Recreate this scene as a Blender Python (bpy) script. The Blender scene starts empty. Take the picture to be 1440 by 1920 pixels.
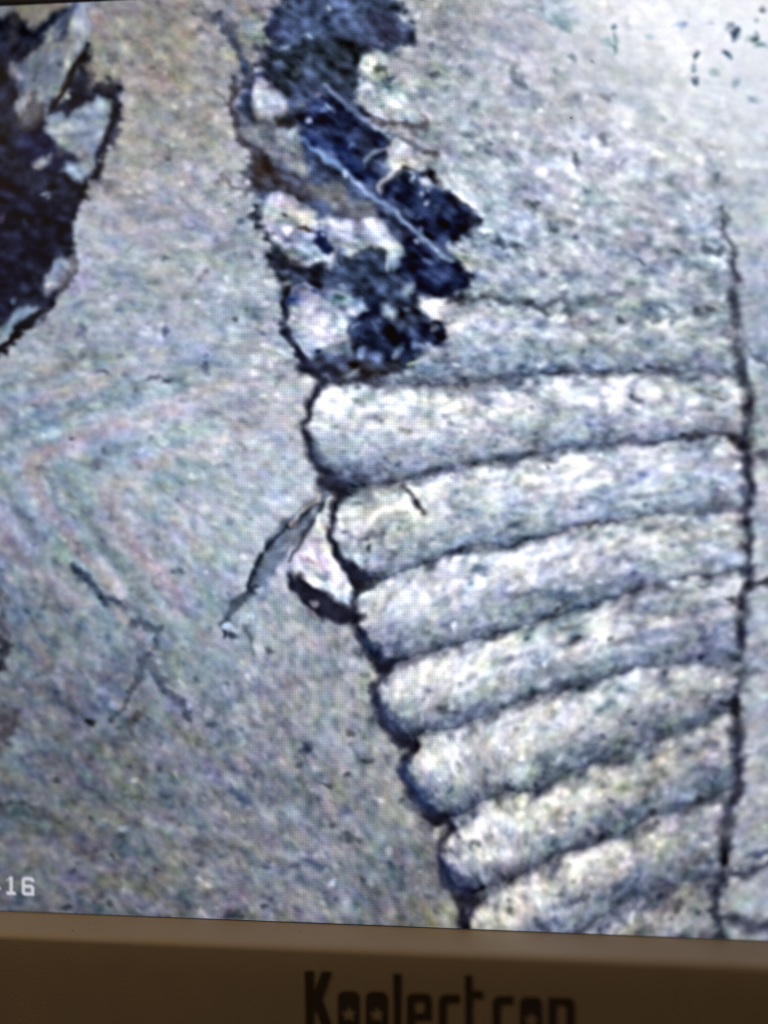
import bpy, bmesh, math, random
import numpy as np
from mathutils import Vector

# ------------------------------------------------------------------ camera, world, lamps, exposure
MM = 0.001
SCN = bpy.context.scene
COL = SCN.collection
SW, SH = 154.0, 86.0            # lit area of the display, mm
Z_TOP = 112.0                   # height of its top edge above the housing's foot, mm
CAM = (1.155, -76.64, Z_TOP - 48.1)
YAW = math.radians(4.566)
FPX = 1575.0

cd = bpy.data.cameras.new('camera'); cam = bpy.data.objects.new('camera', cd); COL.objects.link(cam)
cam.location = [c * MM for c in CAM]
cam.rotation_euler = (math.radians(90), 0, YAW)
cd.sensor_fit = 'VERTICAL'; cd.sensor_height = 36.0; cd.sensor_width = 27.0
cd.lens = FPX / 1920 * 36.0
cd.clip_start = 0.002; cd.clip_end = 20.0
cd.dof.use_dof = True; cd.dof.focus_distance = 0.0772; cd.dof.aperture_fstop = 3.4
SCN.camera = cam

w = bpy.data.worlds.new('World'); SCN.world = w; w.use_nodes = True
w.node_tree.nodes['Background'].inputs[0].default_value = (1.0, 0.55, 0.27, 1)
w.node_tree.nodes['Background'].inputs[1].default_value = 0.06

def area(name, loc, target, size, energy, color):
    l = bpy.data.lights.new(name, 'AREA'); l.shape = 'DISK'; l.size = size; l.energy = energy; l.color = color
    o = bpy.data.objects.new(name, l); COL.objects.link(o); o.location = loc
    o.rotation_euler = (Vector(target) - Vector(loc)).to_track_quat('-Z', 'Y').to_euler()
    return o
area('ceiling_lamp', (-0.20, -0.07, 0.26), (0, 0, 0.03), 0.12, 0.47, (1.0, 0.66, 0.33))

SCN.view_settings.view_transform = 'Standard'
SCN.view_settings.look = 'None'
SCN.view_settings.exposure = 0.0
SCN.view_settings.gamma = 1.0
SCN.view_settings.use_curve_mapping = False

# ------------------------------------------------------------------ helpers
def link(name, me, parent=None, mat=None):
    o = bpy.data.objects.new(name, me); COL.objects.link(o)
    if parent: o.parent = parent
    if mat: me.materials.append(mat)
    return o

def new_mat(name):
    m = bpy.data.materials.new(name); m.use_nodes = True
    return m, m.node_tree.nodes, m.node_tree.links, m.node_tree.nodes['Principled BSDF']

def plastic(name, c1, c2, rough, bump):
    m, N, L, b = new_mat(name)
    tc = N.new('ShaderNodeTexCoord')
    n1 = N.new('ShaderNodeTexNoise'); n1.inputs['Scale'].default_value = 260; n1.inputs['Detail'].default_value = 5
    n2 = N.new('ShaderNodeTexNoise'); n2.inputs['Scale'].default_value = 5200; n2.inputs['Detail'].default_value = 2
    L.new(tc.outputs['Object'], n1.inputs['Vector']); L.new(tc.outputs['Object'], n2.inputs['Vector'])
    mx = N.new('ShaderNodeMix'); mx.data_type = 'RGBA'
    mx.inputs['A'].default_value = c1; mx.inputs['B'].default_value = c2
    L.new(n1.outputs['Fac'], mx.inputs['Factor']); L.new(mx.outputs['Result'], b.inputs['Base Color'])
    bp = N.new('ShaderNodeBump'); bp.inputs['Strength'].default_value = bump; bp.inputs['Distance'].default_value = 0.00005
    L.new(n2.outputs['Fac'], bp.inputs['Height']); L.new(bp.outputs['Normal'], b.inputs['Normal'])
    mr = N.new('ShaderNodeMapRange'); mr.inputs['To Min'].default_value = rough - .06; mr.inputs['To Max'].default_value = rough + .08
    L.new(n1.outputs['Fac'], mr.inputs['Value']); L.new(mr.outputs['Result'], b.inputs['Roughness'])
    b.inputs['Specular IOR Level'].default_value = 0.25
    return m

M_BEZEL = plastic('taupe_plastic', (.225, .21, .19, 1), (.265, .247, .224, 1), .62, .5)
M_BACK = plastic('dark_plastic', (.05, .046, .043, 1), (.065, .06, .055, 1), .6, .4)
M_INK = plastic('black_ink', (.026, .023, .021, 1), (.036, .032, .03, 1), .6, .2)
M_BORDER = plastic('black_border', (.006, .006, .008, 1), (.009, .009, .012, 1), .3, .05)
M_DUST_L = plastic('pale_dust', (.5, .46, .38, 1), (.62, .58, .5, 1), .9, .2)
M_DUST_D = plastic('dark_grit', (.01, .007, .006, 1), (.03, .015, .012, 1), .9, .2)

# the display: each grid vertex is one lit dot of the panel, its colour is what the panel shows there
M_SCREEN, N, L, B = new_mat('lit_display')
B.inputs['Base Color'].default_value = (.004, .004, .005, 1)
B.inputs['Roughness'].default_value = 0.42
B.inputs['Specular IOR Level'].default_value = 0.2
at = N.new('ShaderNodeAttribute'); at.attribute_name = 'Col'
tc = N.new('ShaderNodeTexCoord'); sx = N.new('ShaderNodeSeparateXYZ'); L.new(tc.outputs['Object'], sx.inputs[0])
def wave(sock, pitch, amp):
    a = N.new('ShaderNodeMath'); a.operation = 'MULTIPLY'; a.inputs[1].default_value = 2 * math.pi / pitch; L.new(sock, a.inputs[0])
    c = N.new('ShaderNodeMath'); c.operation = 'COSINE'; L.new(a.outputs[0], c.inputs[0])
    d = N.new('ShaderNodeMath'); d.operation = 'MULTIPLY_ADD'; d.inputs[1].default_value = amp; d.inputs[2].default_value = 1.0
    L.new(c.outputs[0], d.inputs[0]); return d.outputs[0]
NX, NY = 1024, 600
PX, PY = SW / NX * MM, SH / NY * MM
g = N.new('ShaderNodeMath'); g.operation = 'MULTIPLY'
L.new(wave(sx.outputs['X'], PX, .13), g.inputs[0]); L.new(wave(sx.outputs['Z'], PY, .13), g.inputs[1])
L.new(at.outputs['Color'], B.inputs['Emission Color']); L.new(g.outputs[0], B.inputs['Emission Strength'])

# ------------------------------------------------------------------ the picture shown on the display
rng = np.random.default_rng(11)
jj, ii = np.meshgrid(np.arange(NX), np.arange(NY))
XL = (jj + .5) / NX * SW - SW / 2            # mm across the panel
DL = (ii + .5) / NY * SH                     # mm down the panel
sn, cs = math.sin(YAW), math.cos(YAW)
def panel_to_trace(X, D, h=0.0):
    """panel millimetres -> the units the picture was traced in"""
    xr = X - CAM[0]; dep = -CAM[1] - h
    xc = xr * cs + dep * sn; zc = -sn * xr + cs * dep
    return 720 + FPX * xc / zc, 960 + FPX * (D - 48.1) / zc
def trace_to_panel(px, py, h=0.0):
    u = (px - 720) / FPX; v = (py - 960) / FPX; dep = -CAM[1] - h
    xr = dep * (u * cs - sn) / (cs + u * sn)
    zc = -sn * xr + cs * dep
    return xr + CAM[0], v * zc + 48.1
TX, TY = panel_to_trace(XL, DL)

fy = np.fft.fftfreq(NY)[:, None]; fx = np.fft.rfftfreq(NX)[None, :]
def blur(a, s, s2=None):
    s2 = s if s2 is None else s2
    k = np.exp(-2 * np.pi ** 2 * ((fx * s) ** 2 + (fy * s2) ** 2))
    return np.fft.irfft2(np.fft.rfft2(a) * k, s=a.shape)
def norm(a): return (a - a.mean()) / a.std()
def wn(): return rng.standard_normal((NY, NX))
def sample(a, y, x):
    y = np.clip(y, 0, NY - 1.001); x = np.clip(x, 0, NX - 1.001)
    y0 = y.astype(np.int32); x0 = x.astype(np.int32); fy_ = y - y0; fx_ = x - x0
    return (a[y0, x0] * (1 - fx_) + a[y0, x0 + 1] * fx_) * (1 - fy_) + (a[y0 + 1, x0] * (1 - fx_) + a[y0 + 1, x0 + 1] * fx_) * fy_
def sstep(a, b, x):
    t = np.clip((x - a) / (b - a), 0, 1); return t * t * (3 - 2 * t)

# grain direction (degrees, + runs down to the right)
DIRS = [(60, 60, -60), (250, 100, 35), (350, 250, 18), (200, 350, 15), (350, 480, 12), (150, 620, 4), (400, 650, 4), (100, 760, -3),
        (350, 780, 4), (500, 800, 8), (60, 900, 35), (250, 880, 20), (450, 900, 25), (100, 1050, 48), (300, 1050, 45), (480, 1050, 50),
        (100, 1250, 40), (300, 1250, 42), (120, 1450, 30), (350, 1450, 42), (150, 1620, 25), (400, 1650, 35), (550, 1250, 62),
        (600, 1400, 58), (700, 1550, 55), (600, 1650, 42), (780, 1670, 50), (800, 150, 28), (950, 250, 30), (1100, 120, 35), (1100, 350, 22),
        (1250, 300, 28), (950, 520, 14), (1200, 550, 10), (1000, 640, 2), (1250, 650, 2), (1420, 400, 10), (700, 790, 4), (900, 780, -2),
        (1200, 770, 3), (1000, 920, -14), (1250, 900, -12), (800, 970, -20), (1050, 1050, -30), (1250, 1020, -12), (800, 1140, -35),
        (1000, 1230, -35), (1250, 1170, -28), (850, 1300, -40), (1100, 1370, -42), (1300, 1330, -35), (860, 1440, 70), (1050, 1500, -48),
        (900, 1600, 75), (1150, 1620, -50), (1250, 1600, -50), (950, 1700, 70), (1420, 1000, -10), (1420, 1400, -30), (700, 430, 22), (600, 620, 12)]
wc = np.zeros((NY, NX)); ws = np.zeros((NY, NX)); CX = np.clip(TX, -60, 1500)
for (x, y, a) in DIRS:
    k = np.exp(-((CX - x) ** 2 + (TY - y) ** 2) / (2 * 75.0 ** 2)) + 1e-9 / (1 + (CX - x) ** 2 + (TY - y) ** 2)
    wc += k * math.cos(math.radians(2 * a)); ws += k * math.sin(math.radians(2 * a))
ANG = 0.5 * np.arctan2(ws, wc)
CA, SA = np.cos(ANG), np.sin(ANG)
def streak(a, length, n=9):
    out = np.zeros_like(a); tot = 0
    for t in np.linspace(-2, 2, n):
        k = math.exp(-t * t / 2)
        out += k * sample(a, ii + SA * t * length, jj + CA * t * length); tot += k
    return out / tot
n_fine = norm(streak(blur(wn(), .8), .8))
n_mid = norm(streak(blur(wn(), 1.5), 1.7))
n_big = norm(streak(blur(wn(), 3.2), 4.0))
n_wide = norm(streak(blur(wn(), 9), 9))
n_dot = norm(blur(wn(), 1.15))
WX = TX + 3.4 * norm(blur(wn(), 3.4)) + 1.5 * norm(blur(wn(), 1.4)); WY = TY + 3.4 * norm(blur(wn(), 3.4)) + 1.5 * norm(blur(wn(), 1.4))
WX2 = TX + 2.0 * norm(blur(wn(), 2.2)); WY2 = TY + 2.0 * norm(blur(wn(), 2.2))

def lut(pts, x):
    p = np.array(sorted(pts), float); return np.interp(x, p[:, 0], p[:, 1])

# mean tone over the panel
TONE = [(60, 40, 118), (250, 60, 140), (250, 220, 150), (350, 120, 146), (400, 300, 160), (250, 450, 160), (350, 600, 164), (460, 560, 166), (100, 700, 150),
        (300, 800, 166), (450, 900, 176), (520, 760, 172), (80, 900, 150), (50, 1100, 122), (250, 1050, 148), (400, 1050, 164), (100, 1300, 112),
        (300, 1300, 124), (450, 1250, 146), (100, 1500, 102), (300, 1550, 112), (60, 1680, 104), (300, 1690, 108), (450, 1500, 124), (550, 1250, 150),
        (550, 1450, 134), (650, 1350, 140), (700, 1550, 128), (800, 1680, 110), (550, 1680, 118), (800, 120, 164), (950, 60, 172), (950, 250, 174),
        (1100, 150, 188), (1250, 200, 200), (1400, 250, 204), (1100, 350, 184), (1250, 450, 180), (950, 520, 178), (1150, 620, 162), (1300, 620, 160),
        (1420, 450, 178), (1420, 600, 178), (1420, 900, 170), (1420, 1200, 176), (1420, 1500, 166), (1420, 1690, 164), (700, 600, 165), (1000, 650, 158),
        (700, 1000, 172), (800, 1300, 166), (900, 1500, 160), (1000, 1700, 150), (1200, 900, 180), (1200, 1200, 160), (1200, 1500, 142), (1280, 1700, 128)]
num = np.zeros((NY, NX)); den = np.zeros((NY, NX)); CX = np.clip(TX, 0, 1440)
for (x, y, t) in TONE:
    k = np.exp(-((CX - x) ** 2 + (TY - y) ** 2) / (2 * 85.0 ** 2)) + 1e-8
    num += k * t; den += k
T = num / den

# ribs: dark seams between them, left ends and the long upright seam on their right
SEAM = [
    [(560, 560), (700, 560), (840, 560), (960, 562), (1050, 588), (1150, 590), (1250, 600), (1390, 610)],
    [(590, 712), (640, 712), (700, 716), (770, 722), (830, 722), (900, 716), (970, 706), (1060, 700), (1160, 698), (1260, 700), (1350, 698), (1390, 702)],
    [(605, 905), (660, 913), (735, 905), (790, 893), (840, 880), (880, 868), (960, 864), (1040, 846), (1110, 836), (1200, 832), (1270, 827), (1330, 815), (1370, 814), (1400, 832)],
    [(640, 1075), (690, 1085), (740, 1078), (800, 1060), (850, 1037), (890, 1026), (960, 1021), (1010, 1010), (1060, 994), (1150, 978), (1250, 964), (1400, 950)],
    [(680, 1222), (727, 1250), (763, 1238), (813, 1222), (863, 1206), (960, 1183), (1027, 1160), (1093, 1142), (1147, 1122), (1193, 1107), (1260, 1088), (1360, 1072), (1400, 1072)],
    [(705, 1350), (757, 1390), (797, 1374), (847, 1366), (897, 1350), (960, 1320), (1030, 1300), (1087, 1292), (1133, 1272), (1193, 1250), (1260, 1246), (1380, 1242)],
    [(770, 1510), (810, 1532), (840, 1536), (880, 1517), (947, 1484), (1010, 1484), (1043, 1460), (1093, 1440), (1127, 1427), (1193, 1402), (1260, 1376), (1300, 1356), (1370, 1325)],
    [(825, 1655), (850, 1675), (880, 1681), (907, 1668), (960, 1650), (993, 1633), (1043, 1604), (1093, 1590), (1160, 1567), (1210, 1540), (1260, 1520), (1327, 1500), (1385, 1470)],
    [(870, 1830), (1000, 1800), (1090, 1752), (1127, 1720), (1177, 1690), (1227, 1670), (1277, 1656), (1350, 1645)],
    [(1000, 1900), (1360, 1780)]]
LEFT = [(440, -60), (444, 60), (442, 110), (440, 190), (458, 260), (482, 330), (492, 400), (502, 460), (530, 510), (536, 560), (540, 620), (562, 672), (608, 712), (582, 752),
        (570, 808), (585, 860), (612, 890), (636, 920), (624, 960), (618, 1005), (640, 1058), (676, 1084), (660, 1124), (668, 1175), (692, 1224), (726, 1250), (700, 1296), (712, 1345),
        (744, 1382), (774, 1396), (754, 1436), (772, 1492), (800, 1526), (842, 1548), (820, 1606), (838, 1656), (890, 1684), (872, 1730), (880, 1830)]
RIGHT = [(1300, -60), (1320, 200), (1345, 320), (1355, 400), (1372, 480), (1378, 560), (1381, 620), (1386, 690), (1404, 740), (1412, 765), (1400, 800), (1398, 850),
         (1400, 900), (1398, 960), (1402, 1040), (1400, 1090), (1392, 1150), (1394, 1220), (1386, 1280), (1372, 1318), (1386, 1362), (1382, 1400), (1384, 1450),
         (1370, 1500), (1362, 1550), (1358, 1620), (1350, 1660), (1346, 1720), (1345, 1800)]
def x_at(line, y): p = np.array(line, float); return np.interp(y, p[:, 1], p[:, 0])
xl = x_at(LEFT, WY2); xr_ = x_at(RIGHT, WY2)
in_ribs = (WX2 > xl) & (WX2 < xr_)
seam_y = [lut(s, WX2) for s in SEAM]
RIB = np.full((NY, NX), -1, int)
V = np.zeros((NY, NX))
for k in range(9):
    m = in_ribs & (WY2 >= seam_y[k]) & (WY2 < seam_y[k + 1])
    RIB[m] = k
    V[m] = ((WY2 - seam_y[k]) / (seam_y[k + 1] - seam_y[k] + 1e-6))[m]
prof = lut([(0, .0), (.06, .4), (.14, .85), (.25, 1), (.46, .9), (.58, .35), (.70, -.15), (.84, -.55), (.95, -1.0), (1, -1.2)], V + .05 * n_big + .03 * n_mid + .07 * n_wide)
rib_gain = lut([(580, 50), (800, 49), (1000, 45), (1200, 36), (1400, 26)], TX)
T = T + np.where(RIB >= 1, 7 - 22 * sstep(1120, 1390, TX) * sstep(1000, 1300, TY) - 10 * sstep(1250, 1390, TX), 0)
amp_k = np.array([.62, 1.0, .85, .95, .95, 1.0, 1.05, 1.1, .9])
is_rib = RIB >= 0
T = T + np.where(is_rib, prof * rib_gain * amp_k[np.clip(RIB, 0, 8)] * np.where(TX > 1150, .85, 1), 0)
# the rounded left ends of the ribs fall away into shade
dl = np.clip((WX2 - xl), 0, 200)
T = T - np.where(is_rib, 30 * np.exp(-dl / 14.0) * (0.35 + V), 0)
corner_r = np.hypot(np.clip((54 - dl) / 54, 0, 1), (2 * V - .95))
T = T - np.where(RIB > 0, 95 * sstep(.84, 1.18, corner_r) * (dl < 60), 0)
# fine drawn lines running along the ribs toward their right
VV = sum((RIB == k) * (WY2 - seam_y[k]) for k in range(9))
lines = np.sin(VV / 5.2 + 1.5 * n_wide) * sstep(840, 1000, TX) * np.isin(RIB, (2, 3, 4))
T = T + 9 * lines + np.where(RIB >= 1, 9 * norm(blur(wn(), 7)), 0)

# grain
amp = np.where(is_rib, 2.1, 1.35) * lut([(0, .8), (500, .95), (1000, 1.0), (1440, .95)], TX) * lut([(0, .85), (400, .95), (900, 1), (1720, .92)], TY)
amp = np.where((TX > 470) & (TX < 860) & (TY < 720) & ~is_rib, 1.6, amp)
RU = (TX > 860) & ~is_rib & (TX < 1360); amp = np.where(RU, 2.1 - .6 * sstep(300, 60, TY), amp)
grain = 3.8 * n_fine + 6.5 * n_mid + 4.5 * norm(blur(wn(), 1.9)) + 6.0 * n_big + 3.5 * n_wide
n_spot = norm(streak(blur(wn(), 1.5), .8))
spots = np.clip(-n_spot - 1.5, 0, 2) * -15 + np.clip(n_spot - 1.55, 0, 2) * 15
G = amp * (grain + spots)
T = T + np.where(TX < xl, 14 - 8 * sstep(1000, 1500, TY), 3)
lumi = T + G

# chroma: panel is cool overall, brights go warm white, darks go navy
cb = 3.6 * norm(streak(blur(wn(), 2.6), 4)) + 2.2 * norm(streak(blur(wn(), 1.3), 2.0)) + 2.2 * norm(blur(wn(), 14))
cr = 3.2 * norm(streak(blur(wn(), 2.6), 4)) + 2.2 * norm(streak(blur(wn(), 1.3), 2.0)) + 1.8 * norm(blur(wn(), 14))
cb *= .8; cr *= .65
warm = lut([(0, 6), (250, 4), (600, 0), (1200, 3), (1720, 9)], TY) + 16 * np.exp(-((TX - 250) ** 2 / (2 * 170 ** 2) + (TY - 130) ** 2 / (2 * 170 ** 2)))
warm = warm + np.where(is_rib, np.clip(prof, 0, 1) * (6 + 4 * sstep(1250, 1450, TY)) - np.clip(-prof, 0, 1) * 10, 0)
warm = warm + np.where(TX < xl, 9 * np.exp(-((xl - TX) / 70) ** 2) * sstep(600, 800, TY), 0)
cool = 18 - warm
IMG = np.stack([lumi - cool * .62 + cr * 1.1 - cb * .25 + .045 * G, lumi - .8 - .4 * cr - .1 * cb - .02 * G, lumi + cool * .95 + cb * 1.5 - .11 * G], -1)

# faint nested chevrons worn into the slab at mid left
pxx, pyy = TX - 70, TY - 880
c1 = -math.sin(math.radians(54)) * pxx + math.cos(math.radians(54)) * pyy
c2 = -math.sin(math.radians(20)) * pxx - math.cos(math.radians(20)) * pyy
q = np.logaddexp(c1 / 26, c2 / 26) * 26
band = np.sin(q / 14.5 + .6 * n_wide + .3 * n_big) * np.exp(-(q / 150) ** 2) * sstep(560, 250, TX) * sstep(1290, 1100, TY) * sstep(640, 740, TY)
IMG += np.stack([band * 15, band * 4, band * 5], -1)
band2 = np.sin(q / 7.4 + 1 + .4 * n_wide) * np.exp(-(q / 150) ** 2) * sstep(560, 250, TX) * sstep(1290, 1100, TY) * sstep(640, 740, TY)
IMG += np.stack([band2 * 2, band2 * 6, band2 * 10], -1)
# ---- brushes
def seg_dist(X, Y, pts, widths):
    best = np.full(X.shape, 1e9)
    for (x0, y0), (x1, y1), w0, w1 in zip(pts[:-1], pts[1:], widths[:-1], widths[1:]):
        dx, dy = x1 - x0, y1 - y0; q = dx * dx + dy * dy + 1e-9
        t = np.clip(((X - x0) * dx + (Y - y0) * dy) / q, 0, 1)
        d = np.hypot(X - x0 - t * dx, Y - y0 - t * dy) - (w0 + (w1 - w0) * t) / 2
        best = np.minimum(best, d)
    return best
def window(pts, pad):
    xs = [p[0] for p in pts]; ys = [p[1] for p in pts]
    m = (TX > min(xs) - pad) & (TX < max(xs) + pad) & (TY > min(ys) - pad) & (TY < max(ys) + pad)
    r = np.where(m.any(1))[0]; c = np.where(m.any(0))[0]
    if len(r) == 0 or len(c) == 0: return None
    return slice(r[0], r[-1] + 1), slice(c[0], c[-1] + 1)
GRN = IMG - np.stack([T - cool * .62, T - .8, T + cool * .95], -1)
ROUGH = 3.2 * n_mid + 2.2 * n_fine + 2.0 * n_dot
def lay(s, a, col, tex):
    if sum(col) > 480: col = (col[0] - 6, col[1] - 1, col[2] + 5); a = a * .9
    g_ = GRN[s] if sum(col) > 330 else GRN[s].mean(-1, keepdims=True) * np.array([.7, .9, 1.3])
    tgt = np.array(col, float) + g_ * (tex * 1.55 * (sum(col) / 3) / 190 if tex >= .8 else max(tex, (sum(col) / 3) / 170))
    IMG[s] += (tgt - IMG[s]) * a[..., None]
def stroke(pts, wd, col, op=1.0, soft=8, tex=.25, ragged=True):
    if not isinstance(wd, (list, tuple)): wd = [wd] * len(pts)
    s = window(pts, max(wd) + soft + 30)
    if s is None: return
    X, Y = (WX[s], WY[s]) if ragged is True else ((WX2[s], WY2[s]) if ragged is None else (TX[s], TY[s]))
    d = seg_dist(X, Y, pts, wd)
    d = d + ROUGH[s] * (.36 if ragged is True else .2)
    a = op * (1 - sstep(-soft * .9, soft * 1.1, d)); a = a * np.clip(.86 + .16 * n_wide[s] + .12 * n_big[s], .25, 1.05); lay(s, a, col, tex)
MOTTLE = 3.6 * n_big + 3.0 * n_mid + 1.6 * n_fine
def poly(pts, col, op=1.0, soft=8, tex=.25, ragged=True):
    brk = (.62 + .55 * (soft >= 9)) if sum(col) < 330 and ragged else .4
    s = window(pts, soft + 40)
    if s is None: return None
    X, Y = (WX[s], WY[s]) if ragged else (WX2[s], WY2[s])
    ins = np.zeros(X.shape, bool); n = len(pts)
    for k in range(n):
        (x0, y0), (x1, y1) = pts[k], pts[(k + 1) % n]
        c = ((y0 > Y) != (y1 > Y)) & (X < (x1 - x0) * (Y - y0) / (y1 - y0 + 1e-9) + x0); ins ^= c
    d = seg_dist(X, Y, pts + [pts[0]], [0] * (n + 1)); d = np.where(ins, -d, d)
    d = d + MOTTLE[s] * brk
    a = op * (1 - sstep(-soft * 1.35, soft * 1.25, d)); lay(s, a, col, tex)
    M = np.zeros((NY, NX), bool); M[s] = d < 0
    return M
def blob(x, y, rx, ry, ang, col, op=1.0, tex=.4, ragged=True, hard=.35):
    r = max(rx, ry) * 1.6 + 20; s = window([(x - r, y - r), (x + r, y + r)], 0)
    if s is None: return
    X, Y = (WX[s], WY[s]) if ragged else (WX2[s], WY2[s])
    c, n = math.cos(math.radians(ang)), math.sin(math.radians(ang))
    u = ((X - x) * c + (Y - y) * n) / rx; v = (-(X - x) * n + (Y - y) * c) / ry
    q = np.hypot(u, v) + .25 * ROUGH[s] / max(min(rx, ry), 9)
    a = op * (1 - sstep(hard * .6, 1.35, q)); lay(s, a, col, tex)

NAVY = (22, 34, 78); INK = (22, 24, 42); SLATE = (58, 70, 102); BROWN = (58, 50, 52); DIM = (84, 90, 112)
LITE = (205, 210, 224); WARMW = (212, 206, 200); WHITE = (228, 232, 238); MIDB = (96, 112, 152)

# deep hollow at the upper left
def zh(*p): return [(x * .443, y * .443) for x, y in p]
hollow = poly(zh((-700, 60), (0, 85), (60, 55), (110, 90), (130, 130), (200, 70), (270, 18), (300, 40), (250, 110), (180, 180), (110, 240), (60, 290), (50, 340), (66, 380), (56, 430), (80, 520), (110, 560), (170, 520),
                 (190, 440), (230, 400), (215, 460), (280, 370), (330, 260), (365, 190), (385, 230), (380, 300), (400, 370), (430, 360), (470, 340), (510, 370), (520, 480), (490, 560), (470, 640), (440, 720), (420, 760),
                 (390, 770), (370, 830), (330, 900), (305, 960), (300, 1020), (320, 1080), (330, 1110), (310, 1180), (260, 1240), (200, 1310), (120, 1380), (50, 1450), (0, 1510), (-700, 2100)), (22, 27, 46), .98, 8, .5)
poly(zh((-700, 700), (0, 640), (120, 780), (250, 860), (280, 960), (200, 1100), (80, 1230), (0, 1330), (-700, 1600)), (12, 15, 38), .9, 24, .4)
poly(zh((120, 520), (200, 540), (260, 640), (290, 700), (200, 740), (120, 700), (90, 600)), (26, 32, 72), .8, 12, .4)
hm = blur(hollow * 1.0, 1.5); tone = 6 * norm(blur(wn(), 2.4)) + 5 * n_mid + 5 * norm(blur(wn(), 6))
IMG += hm[..., None] * np.stack([tone * .7, tone * .8, tone * 1.25], -1)
poly(zh((0, 20), (60, 36), (100, 70), (160, 112), (215, 70), (265, 14), (300, -60), (-60, -60)), (138, 134, 124), .9, 8, .8)
blob(30, 40, 14, 16, 30, (64, 64, 66), .8); blob(22, 70, 12, 16, 20, (60, 56, 62), .6)
poly(zh((230, 120), (280, 30), (310, -10), (320, 60), (305, 130), (270, 170), (200, 190)), (72, 84, 116), .9, 9, .6)
poly(zh((318, 20), (392, 0), (384, 90), (366, 180), (330, 240), (290, 300), (250, 390), (215, 450), (190, 510), (172, 455), (230, 350), (268, 280), (290, 200), (306, 110)), (160, 170, 188), .92, 7, .9)
blob(153, 46, 13, 18, 10, (206, 212, 216), .85); blob(130, 120, 10, 9, 0, (200, 204, 206), .6)
poly(zh((58, 310), (110, 250), (180, 225), (250, 205), (282, 235), (255, 330), (205, 400), (150, 425), (110, 400), (88, 425), (58, 370)), (112, 121, 142), .92, 9, .9)
blob(33, 145, 9, 12, 0, (168, 176, 188), .8); poly(zh((90, 415), (160, 420), (180, 470), (150, 540), (110, 550), (85, 490)), (80, 78, 86), .8, 9, .7)
blob(122, 177, 8, 8, 0, (196, 210, 214), .9); blob(136, 152, 7, 6, 0, (110, 116, 124), .7); blob(205, 164, 9, 9, 0, (60, 58, 66), .6)
blob(174, 150, 10, 26, 5, (104, 102, 106), .7)
poly(zh((186, 545), (228, 490), (290, 492), (330, 470), (370, 430), (440, 408), (477, 440), (470, 505), (450, 565), (430, 640), (405, 720), (352, 772), (300, 752), (268, 722), (300, 662), (260, 630), (208, 602)), (164, 171, 190), .96, 6, 1)
blob(116, 244, 32, 12, -6, (226, 226, 230), .9); blob(118, 264, 20, 8, 5, (210, 206, 196), .75); blob(190, 196, 18, 12, -10, (196, 204, 218), .7); blob(92, 226, 9, 9, 0, (196, 204, 222), .6)
blob(134, 297, 15, 12, 10, (36, 44, 72), .9); blob(138, 324, 14, 9, 10, (208, 220, 234), .95); blob(162, 296, 12, 22, 0, (126, 128, 138), .7); blob(112, 288, 9, 14, 0, (92, 92, 104), .7)
blob(80, 306, 17, 16, -35, (186, 182, 184), .95); blob(72, 318, 8, 6, 0, (200, 186, 180), .7); blob(94, 292, 7, 8, 0, (150, 150, 160), .8)
stroke(zh((486, 445), (476, 510), (452, 580), (436, 650), (415, 725)), [9, 11, 12, 11, 8], (22, 22, 30), .9, 7, .3, None)
stroke(zh((500, 520), (480, 580), (462, 640)), [8, 10, 8], (58, 60, 92), .7, 8)
stroke(zh((370, 195), (335, 262), (290, 350), (255, 400), (222, 455)), [7, 11, 13, 12, 8], (22, 22, 28), .92, 5, .2, None)
stroke(zh((365, 790), (340, 850), (312, 900)), [12, 14, 10], (18, 20, 30), .9, 6)
blob(84, 363, 12, 4, 5, (150, 160, 178), .85, .4, False); blob(86, 366, 5, 7, 0, (130, 140, 160), .7)
blob(44, 415, 6, 9, 0, (62, 66, 92), .6); blob(4, 412, 6, 9, 0, (92, 84, 112), .6); blob(52, 340, 6, 10, 0, (56, 60, 80), .6); blob(22, 365, 7, 6, 0, (46, 48, 72), .6); blob(30, 300, 8, 10, 0, (44, 46, 72), .6)
poly(zh((176, 1215), (200, 1160), (258, 1090), (318, 1078), (326, 1120), (292, 1182), (250, 1222), (190, 1244)), (184, 192, 208), .96, 6, .9)
stroke(zh((318, 1090), (305, 1150), (262, 1210)), [14, 16, 12], (104, 102, 102), .75, 7)
blob(88, 540, 7, 6, 0, (222, 220, 222), .8)
poly(zh((-300, 1660), (0, 1396), (50, 1335), (120, 1296), (192, 1300), (150, 1352), (80, 1402), (0, 1476), (-300, 1760)), (158, 172, 194), .95, 6, .8)
stroke(zh((190, 1312), (130, 1352), (80, 1400), (0, 1492), (-200, 1690)), [12, 14, 15, 15, 15], (18, 18, 24), .97, 4, .2)
blob(27, 562, 9, 11, 0, (120, 140, 176), .85); blob(10, 590, 10, 14, -30, (24, 30, 70), .6)

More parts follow.
